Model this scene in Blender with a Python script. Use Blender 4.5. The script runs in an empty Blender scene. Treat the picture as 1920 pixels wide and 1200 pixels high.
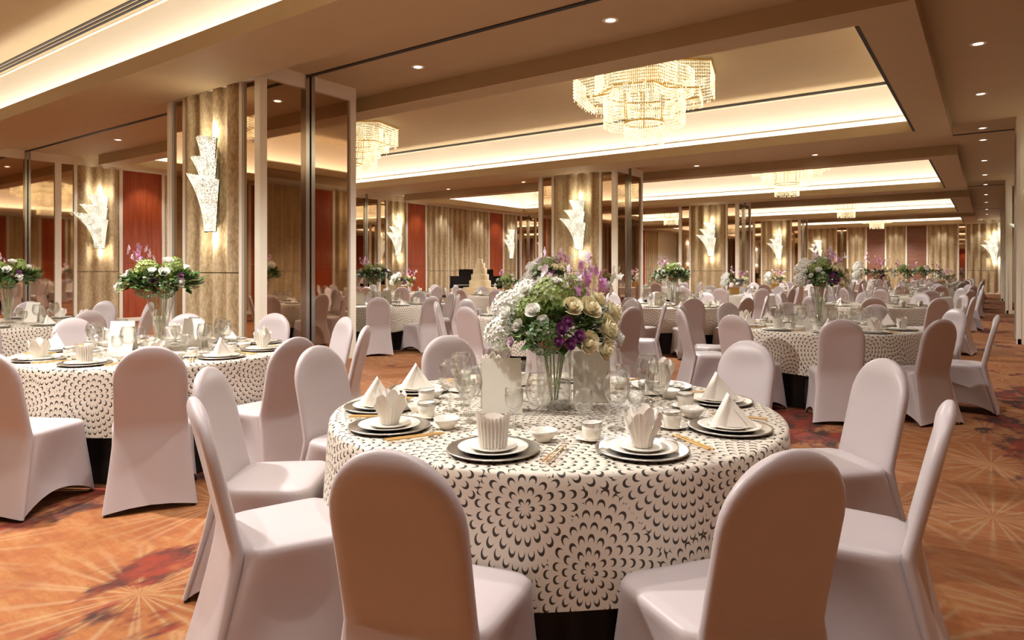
import bpy, math, random
from mathutils import Vector, Matrix
PI = math.pi
sc = bpy.context.scene
COL = sc.collection
random.seed(7)

# ------------------------------------------------------------------ camera
YAW = math.atan(896 / 1250.0)
FW = (-math.sin(YAW), math.cos(YAW)); RT = (math.cos(YAW), math.sin(YAW))
cam = bpy.data.cameras.new('camera'); cam_o = bpy.data.objects.new('camera', cam); COL.objects.link(cam_o)
cam.sensor_fit = 'HORIZONTAL'; cam.sensor_width = 36.0; cam.lens = 36.0 * 1250 / 1920
cam.shift_y = -(600 - 506) / 1920.0
cam.clip_start = 0.05; cam.clip_end = 200
cam_o.location = (0, 0, 1.38); cam_o.rotation_euler = (PI / 2, 0, YAW)
sc.camera = cam_o

# ------------------------------------------------------------------ world, exposure
w = bpy.data.worlds.new('world'); sc.world = w; w.use_nodes = True
w.node_tree.nodes['Background'].inputs[0].default_value = (1.0, 0.85, 0.68, 1)
w.node_tree.nodes['Background'].inputs[1].default_value = 0.05
sc.view_settings.view_transform = 'Standard'; sc.view_settings.look = 'None'
sc.view_settings.gamma = 1.0; sc.view_settings.use_curve_mapping = False
sc.view_settings.exposure = 0.25
sc.cycles.max_bounces = 7; sc.cycles.diffuse_bounces = 3; sc.cycles.glossy_bounces = 3; sc.cycles.transmission_bounces = 4; sc.cycles.transparent_max_bounces = 14
sc.cycles.caustics_reflective = False; sc.cycles.caustics_refractive = False

# ------------------------------------------------------------------ room dimensions (metres)
XL, XR, XP = -18.8, 1.7, 0.4          # left wall, right wall, face of the right half columns
YB, YE = -6.0, 46.8                   # wall behind the camera, end wall
ZS, ZR, ZL, ZT = 4.23, 4.0, 4.21, 5.03   # soffit, underside of ring, top of cove lip, tray ceiling
PER = 10.68
TRACKS = [6.22 + PER * k for k in range(4)]
RXO, RXI = (-18.1, -0.595), (-17.5, -1.18)       # ring outer / inner in x
TRAYS = [(-2.88, -2.43, 4.28, 5.33)] + [(7.52 + PER * k, 7.97 + PER * k, 14.68 + PER * k, 15.73 + PER * k) for k in range(3)]
TRAYS.append((7.52 + PER * 3, 7.97 + PER * 3, 45.1, 45.9))
CX0, CX1, CDEP = -10.6, -8.1, 1.70
COLY = [5.40 + PER * k for k in range(4)]

COVE_W = 7.0     # watt per metre of cove strip
CHAND_W = 700.0
SPOT_W = 120.0
WARM = (1.0, 0.95, 0.85)
def area(name, loc, sx, sy, watt, rot, colr):
    l = bpy.data.lights.new(name, 'AREA'); l.shape = 'RECTANGLE'; l.size = sx; l.size_y = sy; l.energy = watt; l.color = colr
    o = bpy.data.objects.new(name, l); COL.objects.link(o); o.location = loc; o.rotation_euler = rot
    return o
for (yo0, yi0, yi1, yo1) in TRAYS:      # LED strips lying in the coves behind the lips, shining up
    zc = ZR + 0.06; xm = (RXI[0] + RXI[1]) / 2; lx = RXI[1] - RXI[0]; ly = yi1 - yi0
    area('cove_strip_light', (xm, yi1 + 0.10, zc), lx, 0.06, COVE_W * lx, (PI - 0.35, 0, 0), WARM)
    area('cove_strip_light', (xm, yi0 - 0.10, zc), lx, 0.06, COVE_W * lx, (PI + 0.35, 0, 0), WARM)
    area('cove_strip_light', (RXI[1] + 0.10, (yi0 + yi1) / 2, zc), 0.06, ly, COVE_W * ly, (PI, 0.35, 0), WARM)
    area('cove_strip_light', (RXI[0] - 0.10, (yi0 + yi1) / 2, zc), 0.06, ly, COVE_W * ly, (PI, -0.35, 0), WARM)

# ------------------------------------------------------------------ helpers
class MB:
    def __init__(s): s.v = []; s.f = []; s.uv = None
    def add(s, vs, fs):
        n = len(s.v); s.v += [tuple(p) for p in vs]; s.f += [tuple(i + n for i in q) for q in fs]; return s
    def box(s, x0, x1, y0, y1, z0, z1):
        if x0 > x1: x0, x1 = x1, x0
        if y0 > y1: y0, y1 = y1, y0
        return s.add([(x0, y0, z0), (x1, y0, z0), (x1, y1, z0), (x0, y1, z0), (x0, y0, z1), (x1, y0, z1), (x1, y1, z1), (x0, y1, z1)],
              [(0, 3, 2, 1), (4, 5, 6, 7), (0, 1, 5, 4), (1, 2, 6, 5), (2, 3, 7, 6), (3, 0, 4, 7)])
    def lathe(s, prof, n=24, cx=0, cy=0, a0=0, a1=2 * PI, wob=None):
        full = abs(a1 - a0 - 2 * PI) < 1e-6; m = n if full else n + 1
        vs = []
        for (r, z) in prof:
            for i in range(m):
                a = a0 + (a1 - a0) * i / n
                rr = r * (wob(i, z) if wob else 1)
                vs.append((cx + rr * math.cos(a), cy + rr * math.sin(a), z))
        fs = []
        for j in range(len(prof) - 1):
            for i in range(n):
                k = (i + 1) % m if full else i + 1
                fs.append((j * m + i, j * m + k, (j + 1) * m + k, (j + 1) * m + i))
        return s.add(vs, fs)
    def grid(s, fn, nu, nv, closed=False):
        vs = [fn(i / nu, j / nv) for j in range(nv + 1) for i in range(nu + (0 if closed else 1))]
        m = nu + (0 if closed else 1); fs = []
        for j in range(nv):
            for i in range(nu):
                k = (i + 1) % m
                fs.append((j * m + i, j * m + k, (j + 1) * m + k, (j + 1) * m + i))
        return s.add(vs, fs)
    def tube(s, pts, r, n=6):
        vs = []; rr = r if isinstance(r, (list, tuple)) else [r] * len(pts)
        for i, p in enumerate(pts):
            p = Vector(p); a = Vector(pts[max(i - 1, 0)]); b = Vector(pts[min(i + 1, len(pts) - 1)])
            d = (b - a).normalized(); u = d.orthogonal().normalized(); v = d.cross(u)
            for k in range(n):
                t = 2 * PI * k / n; vs.append(p + rr[i] * (math.cos(t) * u + math.sin(t) * v))
        fs = []
        for i in range(len(pts) - 1):
            for k in range(n):
                q = (k + 1) % n; fs.append((i * n + k, i * n + q, (i + 1) * n + q, (i + 1) * n + k))
        fs.append(tuple(range(n))[::-1]); fs.append(tuple((len(pts) - 1) * n + k for k in range(n)))
        return s.add(vs, fs)
    def mesh(s, name, mat, smooth=False, uvf=None):
        me = bpy.data.meshes.new(name); me.from_pydata(s.v, [], s.f); me.update()
        if mat is not None: me.materials.append(M[mat])
        if smooth: me.polygons.foreach_set('use_smooth', [True] * len(me.polygons))
        if uvf:
            ul = me.uv_layers.new(name='UVMap')
            for l in me.loops: ul.data[l.index].uv = uvf(me.vertices[l.vertex_index].co)
        return me
    def obj(s, name, mat, parent=None, smooth=False, uvf=None):
        return put(s.mesh(name, mat, smooth, uvf), name, parent)

def put(me, name, parent=None, loc=None, rotz=0.0, scale=None, rot=None):
    o = bpy.data.objects.new(name, me); COL.objects.link(o)
    if parent is not None: o.parent = parent
    if loc is not None: o.location = loc
    if rot is not None: o.rotation_euler = rot
    elif rotz: o.rotation_euler = (0, 0, rotz)
    if scale is not None: o.scale = (scale,) * 3 if not isinstance(scale, tuple) else scale
    return o
def empty(name, loc=(0, 0, 0), rotz=0.0, scale=None): return put(None, name, None, loc, rotz, scale)
def tag(o, label, cat, group=None):
    o['label'] = label; o['category'] = cat
    if group: o['group'] = group
    return o
def struct(o): o['kind'] = 'structure'; return o
def stuff(o): o['kind'] = 'stuff'; return o
ORD = ['first', 'second', 'third', 'fourth', 'fifth', 'sixth', 'seventh', 'eighth', 'ninth', 'tenth', 'eleventh', 'twelfth', 'thirteenth', 'fourteenth']

# ------------------------------------------------------------------ materials
M = {}
def lin(c):
    if isinstance(c, str):
        c = [int(c[i:i + 2], 16) / 255 for i in (0, 2, 4)]
        c = [x / 12.92 if x <= 0.04045 else ((x + 0.055) / 1.055) ** 2.4 for x in c]
    return (c[0], c[1], c[2], 1.0)
def mat(name, colr, rough=0.6, metal=0.0, **kw):
    m = bpy.data.materials.new(name); m.use_nodes = True; M[name] = m
    b = m.node_tree.nodes['Principled BSDF']
    b.inputs['Base Color'].default_value = lin(colr); b.inputs['Roughness'].default_value = rough; b.inputs['Metallic'].default_value = metal
    for k, v in kw.items():
        b.inputs[k.replace('_', ' ')].default_value = v
    return m
class NT:
    def __init__(s, m): s.t = m.node_tree; s.b = s.t.nodes['Principled BSDF']
    def n(s, typ, **kw):
        x = s.t.nodes.new(typ)
        for k, v in kw.items(): setattr(x, k, v)
        return x
    def l(s, a, b): s.t.links.new(a, b)
    def math(s, op, a, b=None, c=None):
        x = s.t.nodes.new('ShaderNodeMath'); x.operation = op
        for i, q in enumerate((a, b, c)):
            if q is None: continue
            if isinstance(q, (int, float)): x.inputs[i].default_value = q
            else: s.l(q, x.inputs[i])
        return x.outputs[0]
    def mix(s, fac, a, b):
        x = s.t.nodes.new('ShaderNodeMix'); x.data_type = 'RGBA'
        for i, q in ((0, fac), (6, a), (7, b)):
            if isinstance(q, (int, float)): x.inputs[i].default_value = q
            elif isinstance(q, (tuple, str)): x.inputs[i].default_value = lin(q)
            else: s.l(q, x.inputs[i])
        return x.outputs[2]
    def ramp(s, fac, stops):
        x = s.t.nodes.new('ShaderNodeValToRGB'); e = x.color_ramp.elements
        while len(e) < len(stops): e.new(0.5)
        for i, (p, c) in enumerate(stops): e[i].position = p; e[i].color = lin(c)
        s.l(fac, x.inputs[0]); return x.outputs[0]
    def pos(s): return s.n('ShaderNodeNewGeometry').outputs['Position']
    def mapping(s, vec, scale=(1, 1, 1), rot=(0, 0, 0)):
        x = s.n('ShaderNodeMapping'); x.inputs['Scale'].default_value = scale; x.inputs['Rotation'].default_value = rot
        s.l(vec, x.inputs['Vector']); return x.outputs[0]
    def noise(s, vec, scale, detail=3, rough=0.5):
        x = s.n('ShaderNodeTexNoise'); x.inputs['Scale'].default_value = scale; x.inputs['Detail'].default_value = detail; x.inputs['Roughness'].default_value = rough
        if vec is not None: s.l(vec, x.inputs['Vector'])
        return x.outputs['Fac']
    def bump(s, h, strength=0.2, dist=0.01):
        x = s.n('ShaderNodeBump'); x.inputs['Strength'].default_value = strength; x.inputs['Distance'].default_value = dist
        s.l(h, x.inputs['Height']); s.l(x.outputs[0], s.b.inputs['Normal'])

m = mat('ceiling_paint', 'BDA683', 0.7); n = NT(m)
n.l(n.mix(n.noise(n.pos(), 3.0, 3), 'B9A27E', 'C1AB88'), n.b.inputs['Base Color'])
m = mat('cove_paint', 'F4EBDB', 0.7)
m = mat('trim_cream', 'F5EFDF', 0.4)
m = mat('dark_slot', '14100D', 0.6)
m = mat('chrome', 'C9CCCB', 0.18, 1.0)
m = mat('bronze_mirror', (0.58, 0.43, 0.31), 0.03, 1.0)
m = mat('black_gloss', '0B0A0A', 0.12)
m = mat('black_cloth', '120E0C', 0.6); n = NT(m)
n.l(n.mix(n.noise(n.pos(), 12.0, 2), '0D0A09', '1B1512'), n.b.inputs['Base Color'])
# wood: orange-red veneer with vertical grain
m = mat('orange_wood', 'A8502A', 0.5); n = NT(m)
g = n.noise(n.mapping(n.pos(), (9, 9, 0.5)), 2.5, 5, 0.6)
n.l(n.ramp(g, [(0.25, '84300E'), (0.5, 'A64518'), (0.75, 'BA5A26')]), n.b.inputs['Base Color'])
m = mat('brown_wood', '8C5B43', 0.4); n = NT(m)
g = n.noise(n.mapping(n.pos(), (0.6, 0.6, 10)), 2.5, 4, 0.6)
n.l(n.ramp(g, [(0.3, '7A4C38'), (0.7, '9A6850')]), n.b.inputs['Base Color'])
# woven wall fabric
m = mat('wall_fabric', 'A08460', 0.8); n = NT(m); p = n.pos()
a_ = n.noise(n.mapping(p, (1, 1, 0.35)), 38, 3, 0.7); b_ = n.noise(n.mapping(p, (3, 3, 0.25)), 1.6, 2)
sp = n.n('ShaderNodeSeparateXYZ'); n.l(p, sp.inputs[0])
wv = n.math('ADD', n.math('MULTIPLY', n.math('ADD', sp.outputs[0], sp.outputs[1]), 2 * PI / .34), n.math('MULTIPLY', n.noise(n.mapping(p, (1, 1, 0.6)), 2.2, 2), 5.0))
bd = n.math('ADD', n.math('MULTIPLY', n.math('SINE', wv), 0.42), 0.5)
n.l(n.mix(bd, n.ramp(a_, [(0.3, '8A7050'), (0.7, 'C0A67C')]), n.ramp(a_, [(0.3, 'B69C74'), (0.7, 'EAD8B4')])), n.b.inputs['Base Color'])
n.bump(a_, 0.4, 0.01)
# stretch chair cover
m = mat('chair_fabric', 'BDB1B1', 0.42, Sheen_Weight=0.15); n = NT(m)
n.bump(n.noise(n.pos(), 140, 2), 0.03, 0.003)
m = mat('metal_foot', '3A3633', 0.3, 0.8)
# patterned cloth
m = mat('cloth_print', 'E6DCCB', 0.55); n = NT(m)
uv = n.n('ShaderNodeUVMap').outputs[0]
vo = n.n('ShaderNodeTexVoronoi', feature='F1', voronoi_dimensions='2D'); vo.inputs['Scale'].default_value = 2.6; vo.inputs['Randomness'].default_value = 0.6
n.l(uv, vo.inputs['Vector'])
df = n.n('ShaderNodeVectorMath', operation='SUBTRACT'); n.l(uv, df.inputs[0])
n.l(vo.outputs['Position'], df.inputs[1])
sx = n.n('ShaderNodeSeparateXYZ'); n.l(df.outputs[0], sx.inputs[0])
# "Position" is returned in texture space / scale handled by Blender, so the difference is in metres
r_ = n.math('SQRT', n.math('ADD', n.math('MULTIPLY', sx.outputs[0], sx.outputs[0]), n.math('MULTIPLY', sx.outputs[1], sx.outputs[1])))
th = n.math('ARCTAN2', sx.outputs[1], sx.outputs[0])
DR = 0.036
q = n.math('DIVIDE', r_, DR); ring = n.math('FLOOR', q); v = n.math('SUBTRACT', q, ring)
cnt = n.math('ADD', n.math('MULTIPLY', ring, 5.0), 6.0)
ph = n.math('ADD', n.math('MULTIPLY', n.math('DIVIDE', th, 2 * PI), cnt), n.math('MULTIPLY', ring, 0.5))
u = n.math('SUBTRACT', n.math('FRACT', n.math('ADD', ph, 64.0)), 0.5)
eu = n.math('DIVIDE', u, 0.31); ev = n.math('DIVIDE', n.math('SUBTRACT', v, 0.36), 0.42)
rho = n.math('SQRT', n.math('ADD', n.math('MULTIPLY', eu, eu), n.math('MULTIPLY', ev, ev)))
mask = n.math('LESS_THAN', n.math('ABSOLUTE', n.math('SUBTRACT', rho, 1.0)), n.math('ADD', n.math('MULTIPLY', ev, 0.25), 0.06))
n.l(n.mix(mask, 'D8CDBD', '3A3029'), n.b.inputs['Base Color'])
# carpet: rust ground, dark maroon clouds, pale starbursts
m = mat('carpet', 'B5713F', 0.95); n = NT(m); p = n.pos()
mp = n.mapping(p, (1.0, 0.55, 1.0), (0, 0, 0.55))
g1 = n.noise(n.mapping(p, (1, 4.5, 1), (0, 0, 0.9)), 2.6, 6, 0.72)
base = n.ramp(g1, [(0.25, '7A3C1A'), (0.5, '97592C'), (0.75, 'A97D4C')])
c1 = n.noise(mp, 0.75, 6, 0.62); c2 = n.noise(mp, 2.2, 5, 0.7)
base = n.mix(n.ramp(c2, [(0.52, (0, 0, 0)), (0.66, (0.7, 0.7, 0.7))]), base, '80391D')
vo = n.n('ShaderNodeTexVoronoi', feature='F1', voronoi_dimensions='2D'); vo.inputs['Scale'].default_value = 1.15; n.l(p, vo.inputs['Vector'])
df = n.n('ShaderNodeVectorMath', operation='SUBTRACT'); n.l(p, df.inputs[0]); n.l(vo.outputs['Position'], df.inputs[1])
sx = n.n('ShaderNodeSeparateXYZ'); n.l(df.outputs[0], sx.inputs[0])
th = n.math('ARCTAN2', sx.outputs[1], sx.outputs[0])
rr = vo.outputs['Distance']
star = n.math('POWER', n.math('ABSOLUTE', n.math('SINE', n.math('MULTIPLY', th, 9.0))), 24.0)
star2 = n.math('POWER', n.math('ABSOLUTE', n.math('COSINE', n.math('MULTIPLY', th, 7.0))), 40.0)
star = n.math('MAXIMUM', star, star2)
fade = n.math('SUBTRACT', 1.0, n.math('MULTIPLY', rr, 1.15))
fade = n.math('MAXIMUM', fade, 0.0)
sf = n.math('MULTIPLY', n.math('MULTIPLY', star, fade), 0.6)
base = n.mix(n.math('MULTIPLY', n.noise(p, 60, 3, 0.7), 0.5), base, n.mix(n.noise(p, 24, 2), '5E2A12', 'B07A44'))
base = n.mix(sf, base, 'B09873')
dark = n.ramp(c1, [(0.535, (0, 0, 0)), (0.565, (1, 1, 1))])
dk2 = n.ramp(c2, [(0.40, (0, 0, 0)), (0.47, (1, 1, 1))])
dm = n.math('MULTIPLY', dark, dk2)
base = n.mix(dm, base, n.ramp(n.noise(mp, 5.0, 4, 0.7), [(0.42, '3A2018'), (0.6, '7E2C16')]))
n.l(base, n.b.inputs['Base Color'])
n.bump(n.noise(p, 220, 2), 0.25, 0.004)
# tableware
m = mat('porcelain', 'F0E9DC', 0.15)
m = mat('silver', 'C6C2BA', 0.32, 1.0)
m = mat('napkin', 'F1EAE0', 0.75)
m = mat('menu_card', 'F6F1E4', 0.6)
m = mat('chopstick', 'CDA464', 0.35)
m = mat('gold', 'C9A25A', 0.3, 0.9)
m = mat('cake_icing', 'E4CFA4', 0.45)
m = mat('cake_cloth', 'D9BE94', 0.7)
m = mat('leaf_green', '3C5A2C', 0.45); n = NT(m)
n.l(n.mix(n.noise(n.pos(), 30, 2), '22401F', '5C7D3C'), n.b.inputs['Base Color'])
m = mat('pale_green', '93A65C', 0.5)
m = mat('rose_cream', 'F6EBC6', 0.5)
m = mat('petal_white', 'F6F5EC', 0.5)
m = mat('petal_purple', '8C4A84', 0.5)
m = mat('petal_pink', 'DE9CCE', 0.5)
m = mat('petal_pale_pink', 'E4CBD8', 0.5)
m = mat('red_foam', 'B0482C', 0.6)
def glow(name, colr, strength, base='E8DCC0', rough=0.25):
    m = mat(name, base, rough); b = m.node_tree.nodes['Principled BSDF']
    b.inputs['Emission Color'].default_value = lin(colr); b.inputs['Emission Strength'].default_value = strength
    return m
glow('lamp_face', 'FFF3DC', 9.0)
for nm_, cl_, sc_, st_ in (('crystal_glow', 'FFEFC0', 60, 2.4), ('sconce_glow', 'F4FBE8', 70, 1.7)):
    m = glow(nm_, cl_, 1.0); n = NT(m)
    vv = n.n('ShaderNodeTexVoronoi', feature='F1'); vv.inputs['Scale'].default_value = sc_; n.l(n.pos(), vv.inputs['Vector'])
    k_ = n.math('SUBTRACT', 1.15, n.math('MULTIPLY', vv.outputs['Distance'], 1.5))
    n.l(n.math('MULTIPLY', n.math('MULTIPLY', n.math('MAXIMUM', k_, 0.1), n.noise(n.pos(), 5.0, 2)), st_ * 2.0), n.b.inputs['Emission Strength'])
for nm_ in ('crystal_glow', 'sconce_glow', 'lamp_face'): M[nm_].cycles.emission_sampling = 'NONE'     # real lamps sit in these fittings; keeps the render quick
# thin clear glass
m = bpy.data.materials.new('clear_glass'); m.use_nodes = True; M['clear_glass'] = m
t = m.node_tree; t.nodes.clear()
o_ = t.nodes.new('ShaderNodeOutputMaterial'); mx = t.nodes.new('ShaderNodeMixShader'); tr = t.nodes.new('ShaderNodeBsdfTransparent'); gl = t.nodes.new('ShaderNodeBsdfGlossy')
gl.inputs['Roughness'].default_value = 0.03; lw = t.nodes.new('ShaderNodeLayerWeight'); lw.inputs['Blend'].default_value = 0.3; pw = t.nodes.new('ShaderNodeMath'); pw.operation = 'MULTIPLY_ADD'; pw.inputs[1].default_value = 0.8; pw.inputs[2].default_value = 0.05
tr.inputs['Color'].default_value = (0.985, 0.99, 0.985, 1)
t.links.new(lw.outputs['Facing'], pw.inputs[0]); t.links.new(pw.outputs[0], mx.inputs[0]); t.links.new(tr.outputs[0], mx.inputs[1]); t.links.new(gl.outputs[0], mx.inputs[2]); t.links.new(mx.outputs[0], o_.inputs[0])

# ================================================================== SETTING
b = MB().box(XL, XR, YB, YE, -0.12, 0.0); struct(b.obj('floor', 'carpet'))
# ---- ceiling: soffit slab with a well for every tray
ceil = MB()
ys = [YB]
for (yo0, yi0, yi1, yo1) in TRAYS: ys += [yo0 + 0.02, yo1 - 0.02]
ys.append(YE)
for i in range(0, len(ys), 2): ceil.box(XL, XR, ys[i], ys[i + 1], ZS, ZS + 0.12)
for i in range(1, len(ys) - 1, 2):
    ceil.box(XL, RXO[0] + 0.02, ys[i], ys[i + 1], ZS, ZS + 0.12); ceil.box(RXO[1] - 0.02, XR, ys[i], ys[i + 1], ZS, ZS + 0.12)
ceil_o = struct(ceil.obj('ceiling', 'ceiling_paint'))
for (yo0, yi0, yi1, yo1) in TRAYS:
    r = MB()
    for z0, z1 in ((ZR, ZR + 0.03),):      # underside of the ring
        r.box(RXO[0], RXO[1], yo0, yi0, z0, z1); r.box(RXO[0], RXO[1], yi1, yo1, z0, z1)
        r.box(RXO[0], RXI[0], yi0, yi1, z0, z1); r.box(RXI[1], RXO[1], yi0, yi1, z0, z1)
    # outer fascia
    r.box(RXO[0], RXO[1], yo0, yo0 + .02, ZR + .03, ZS + .1); r.box(RXO[0], RXO[1], yo1 - .02, yo1, ZR + .03, ZS + .1)
    r.box(RXO[0], RXO[0] + .02, yo0 + .02, yo1 - .02, ZR + .03, ZS + .1); r.box(RXO[1] - .02, RXO[1], yo0 + .02, yo1 - .02, ZR + .03, ZS + .1)
    # cove lip
    r.box(RXI[0], RXI[1], yi0 - .025, yi0, ZR + .03, ZL); r.box(RXI[0], RXI[1], yi1, yi1 + .025, ZR + .03, ZL)
    r.box(RXI[0] - .025, RXI[0], yi0, yi1, ZR + .03, ZL); r.box(RXI[1], RXI[1] + .025, yi0, yi1, ZR + .03, ZL)
    r.obj('ceiling_ring', 'ceiling_paint', ceil_o)
    wx0, wx1, wy0, wy1 = RXI[0] - .36, RXI[1] + .36, yi0 - .36, yi1 + .36
    wl = MB()
    wl.box(wx0 - .03, wx1 + .03, wy0 - .03, wy0, ZR + .03, ZT); wl.box(wx0 - .03, wx1 + .03, wy1, wy1 + .03, ZR + .03, ZT)
    wl.box(wx0 - .03, wx0, wy0, wy1, ZR + .03, ZT); wl.box(wx1, wx1 + .03, wy0, wy1, ZR + .03, ZT)
    # small step moulding on the cove wall
    wl.box(wx0, wx1, wy1 - .03, wy1, ZL + .0, ZL + .16)
    wl.obj('cove_wall', 'cove_paint', ceil_o)
    MB().box(wx0 - .03, wx1 + .03, wy0 - .03, wy1 + .03, ZT, ZT + .1).obj('tray_ceiling', 'ceiling_paint', ceil_o)
    # linear slot diffusers along the tray
    for k in range(3):
        MB().box(wx0 + .3, wx1 - .3, wy1 - .32 + k * .07, wy1 - .28 + k * .07, ZT - .012, ZT).obj('air_slot', 'dark_slot', ceil_o)
    MB().box(wx0 + .25, wx1 - .25, wy1 - .08, wy1 - .04, ZT - .02, ZT).obj('slot_trim', 'trim_cream', ceil_o)
    MB().box(RXI[1] - .004, RXI[1] + .035, yi0 + .02, yi1 - .02, ZR - .006, ZR + .004).obj('air_slot', 'dark_slot', ceil_o)

# ---- folding partition tracks in the soffit
for k, ty in enumerate(TRACKS):
    o = MB().box(CX1, XP, ty - .035, ty + .035, ZS - .012, ZS + .003).box(XL, CX0, ty - .035, ty + .035, ZS - .012, ZS + .003).obj('trim_%d' % (k + 1), 'dark_slot')
    struct(o); o['label'] = 'dark folding partition track in the ceiling, %s from the camera' % ORD[k]

# ---- wall panelling: u runs along the wall, n is the outward normal
def panel(kind, org, ud, nd, u0, u1, parent, z0=0.10, z1=ZS - .20):
    def P(u, d, z): return (org[0] + ud[0] * u + nd[0] * d - parent.location[0], org[1] + ud[1] * u + nd[1] * d - parent.location[1], z)
    mb = MB()
    def bx(a, b_, d0, d1, za, zb):
        mb.add([P(a, d0, za), P(b_, d0, za), P(b_, d1, za), P(a, d1, za), P(a, d0, zb), P(b_, d0, zb), P(b_, d1, zb), P(a, d1, zb)],
               [(0, 3, 2, 1), (4, 5, 6, 7), (0, 1, 5, 4), (1, 2, 6, 5), (2, 3, 7, 6), (3, 0, 4, 7)])
    if kind == 'post': bx(u0, u1, 0, .06, 0, z1); return mb.obj('post', 'trim_cream', parent)
    if kind == 'band': bx(u0, u1, 0, .065, z1, ZS); return mb.obj('head_band', 'trim_cream', parent)
    if kind == 'base': bx(u0, u1, 0, .05, 0, .10); return mb.obj('plinth', 'trim_cream', parent)
    if kind == 'mirror': bx(u0, u1, 0, .02, z0, z1); return mb.obj('mirror_panel', 'bronze_mirror', parent)
    if kind == 'wood' or kind == 'brown':
        bx(u0, u1, 0, .03, z0, 1.55); bx(u0, u1, 0, .03, 1.56, z1); return mb.obj('wood_panel', 'orange_wood' if kind == 'wood' else 'brown_wood', parent)
    if kind == 'jamb':
        bx(u0, u0 + (u1 - u0) * .4, 0, .08, 0, ZS); bx(u0 + (u1 - u0) * .6, u1, 0, .08, 0, ZS)
        o = mb.obj('partition_jamb', 'chrome', parent)
        m2 = MB(); s_ = mb; mb = m2
        m2.add([P(u0 + (u1 - u0) * .4, .03, 0), P(u0 + (u1 - u0) * .6, .03, 0), P(u0 + (u1 - u0) * .6, .03, ZS), P(u0 + (u1 - u0) * .4, .03, ZS)], [(0, 1, 2, 3)])
        m2.obj('jamb_gasket', 'dark_slot', o)
        return o
    if kind == 'fabric':     # upholstered panel with soft vertical folds, seam near the floor
        wl = 0.36; nu = max(8, int((u1 - u0) / wl * 10)); amp = 0.10
        kk = max(1, round((u1 - u0) / wl))
        for (za, zb) in ((z0, 1.33), (1.345, z1)):
            for nm in (0,):
                base_i = len(mb.v)
                vs = []; 
                for j, z in enumerate((za, zb)):
                    for i in range(nu + 1):
                        t = i / nu; vs.append(P(u0 + (u1 - u0) * t, .025 + amp * (0.5 - 0.5 * math.cos(2 * PI * kk * t)), z))
                mb.add(vs, [(i, i + 1, nu + 1 + i + 1, nu + 1 + i) for i in range(nu)])
        return mb.obj('fabric_panel', 'wall_fabric', parent, smooth=True)

def layout(org, ud, nd, items, parent):
    for (kind, a, b_) in items: panel(kind, org, ud, nd, a, b_, parent)

# left wall: one pattern per bay, mirrored about every partition track
wl_o = struct(MB().box(XL - .2, XL, YB, YE, 0, ZT).obj('wall_left', 'trim_cream'))
half = [('mirror', .06, .58), ('post', .58, .72), ('mirror', .72, 1.0), ('post', 1.0, 1.07), ('fabric', 1.07, 2.08), ('post', 2.08, 2.16), ('wood', 2.16, 3.2), ('post', 3.2, 3.27),
        ('fabric', 3.27, 4.6), ('post', 4.6, 4.64), ('fabric', 4.64, PER / 2)]
ORGL = (XL, 0, 0)
for ty in [TRACKS[0] - PER] + TRACKS:
    panel('jamb', ORGL, (0, 1), (1, 0), ty - .06, ty + .06, wl_o)
    for (kd, a, b_) in half:
        for sg in (1, -1):
            lo, hi = (ty + a, ty + b_) if sg > 0 else (ty - b_, ty - a)
            lo, hi = max(lo, YB), min(hi, YE)
            if hi - lo > .03: panel(kd, ORGL, (0, 1), (1, 0), lo, hi, wl_o)
panel('band', ORGL, (0, 1), (1, 0), YB, YE, wl_o); panel('base', ORGL, (0, 1), (1, 0), YB, YE, wl_o)

# end wall
we = struct(MB().box(XL, XR, YE, YE + .2, 0, ZT).obj('wall_end', 'trim_cream'))
ORGE = (0, YE, 0)
items = [('fabric', -1.08, .36), ('post', -1.16, -1.08), ('mirror', -1.46, -1.16), ('post', -1.54, -1.46), ('fabric', -3.0, -1.54), ('post', -3.08, -3.0), ('brown', -4.08, -3.08), ('post', -4.16, -4.08),
         ('fabric', -5.18, -4.16), ('post', -5.26, -5.18), ('brown', -6.24, -5.26), ('post', -6.32, -6.24), ('fabric', -7.3, -6.32), ('post', -7.38, -7.3), ('mirror', -7.6, -7.38), ('jamb', -7.72, -7.6), ('mirror', -7.94, -7.72), ('post', -8.02, -7.94),
         ('fabric', -9.9, -8.02), ('post', -9.98, -9.9), ('mirror', -10.3, -9.98), ('post', -10.38, -10.3), ('fabric', -12.4, -10.38), ('post', -12.48, -12.4), ('brown', -13.6, -12.48), ('post', -13.68, -13.6), ('fabric', -16.2, -13.68), ('post', -16.28, -16.2), ('brown', -17.4, -16.28), ('post', -17.48, -17.4), ('fabric', XL + .1, -17.48)]
layout(ORGE, (1, 0), (0, -1), items, we)
panel('band', ORGE, (1, 0), (0, -1), XL, XR, we); panel('base', ORGE, (1, 0), (0, -1), XL, XR, we)

# right wall and wall behind the camera
wr = struct(MB().box(XR, XR + .2, YB, YE, 0, ZT).obj('wall_right', 'trim_cream'))
ORGR = (XR, 0, 0)
y = YB + .3
while y < YE - 2:
    for kd, wdt in (('fabric', 1.3), ('post', .08), ('wood', 1.1), ('post', .08)):
        panel(kd, ORGR, (0, 1), (-1, 0), y, y + wdt, wr); y += wdt
panel('base', ORGR, (0, 1), (-1, 0), YB, YE, wr)
wb = struct(MB().box(XL, XR, YB - .2, YB, 0, ZT).obj('wall_back', 'trim_cream'))
x = XL + .2
while x < XR - 2.6:
    for kd, wdt in (('wood', 1.1), ('post', .08), ('fabric', 1.3), ('post', .08)):
        panel(kd, (0, YB, 0), (1, 0), (0, 1), x, x + wdt, wb); x += wdt
panel('base', (0, YB, 0), (1, 0), (0, 1), XL, XR, wb)

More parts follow.
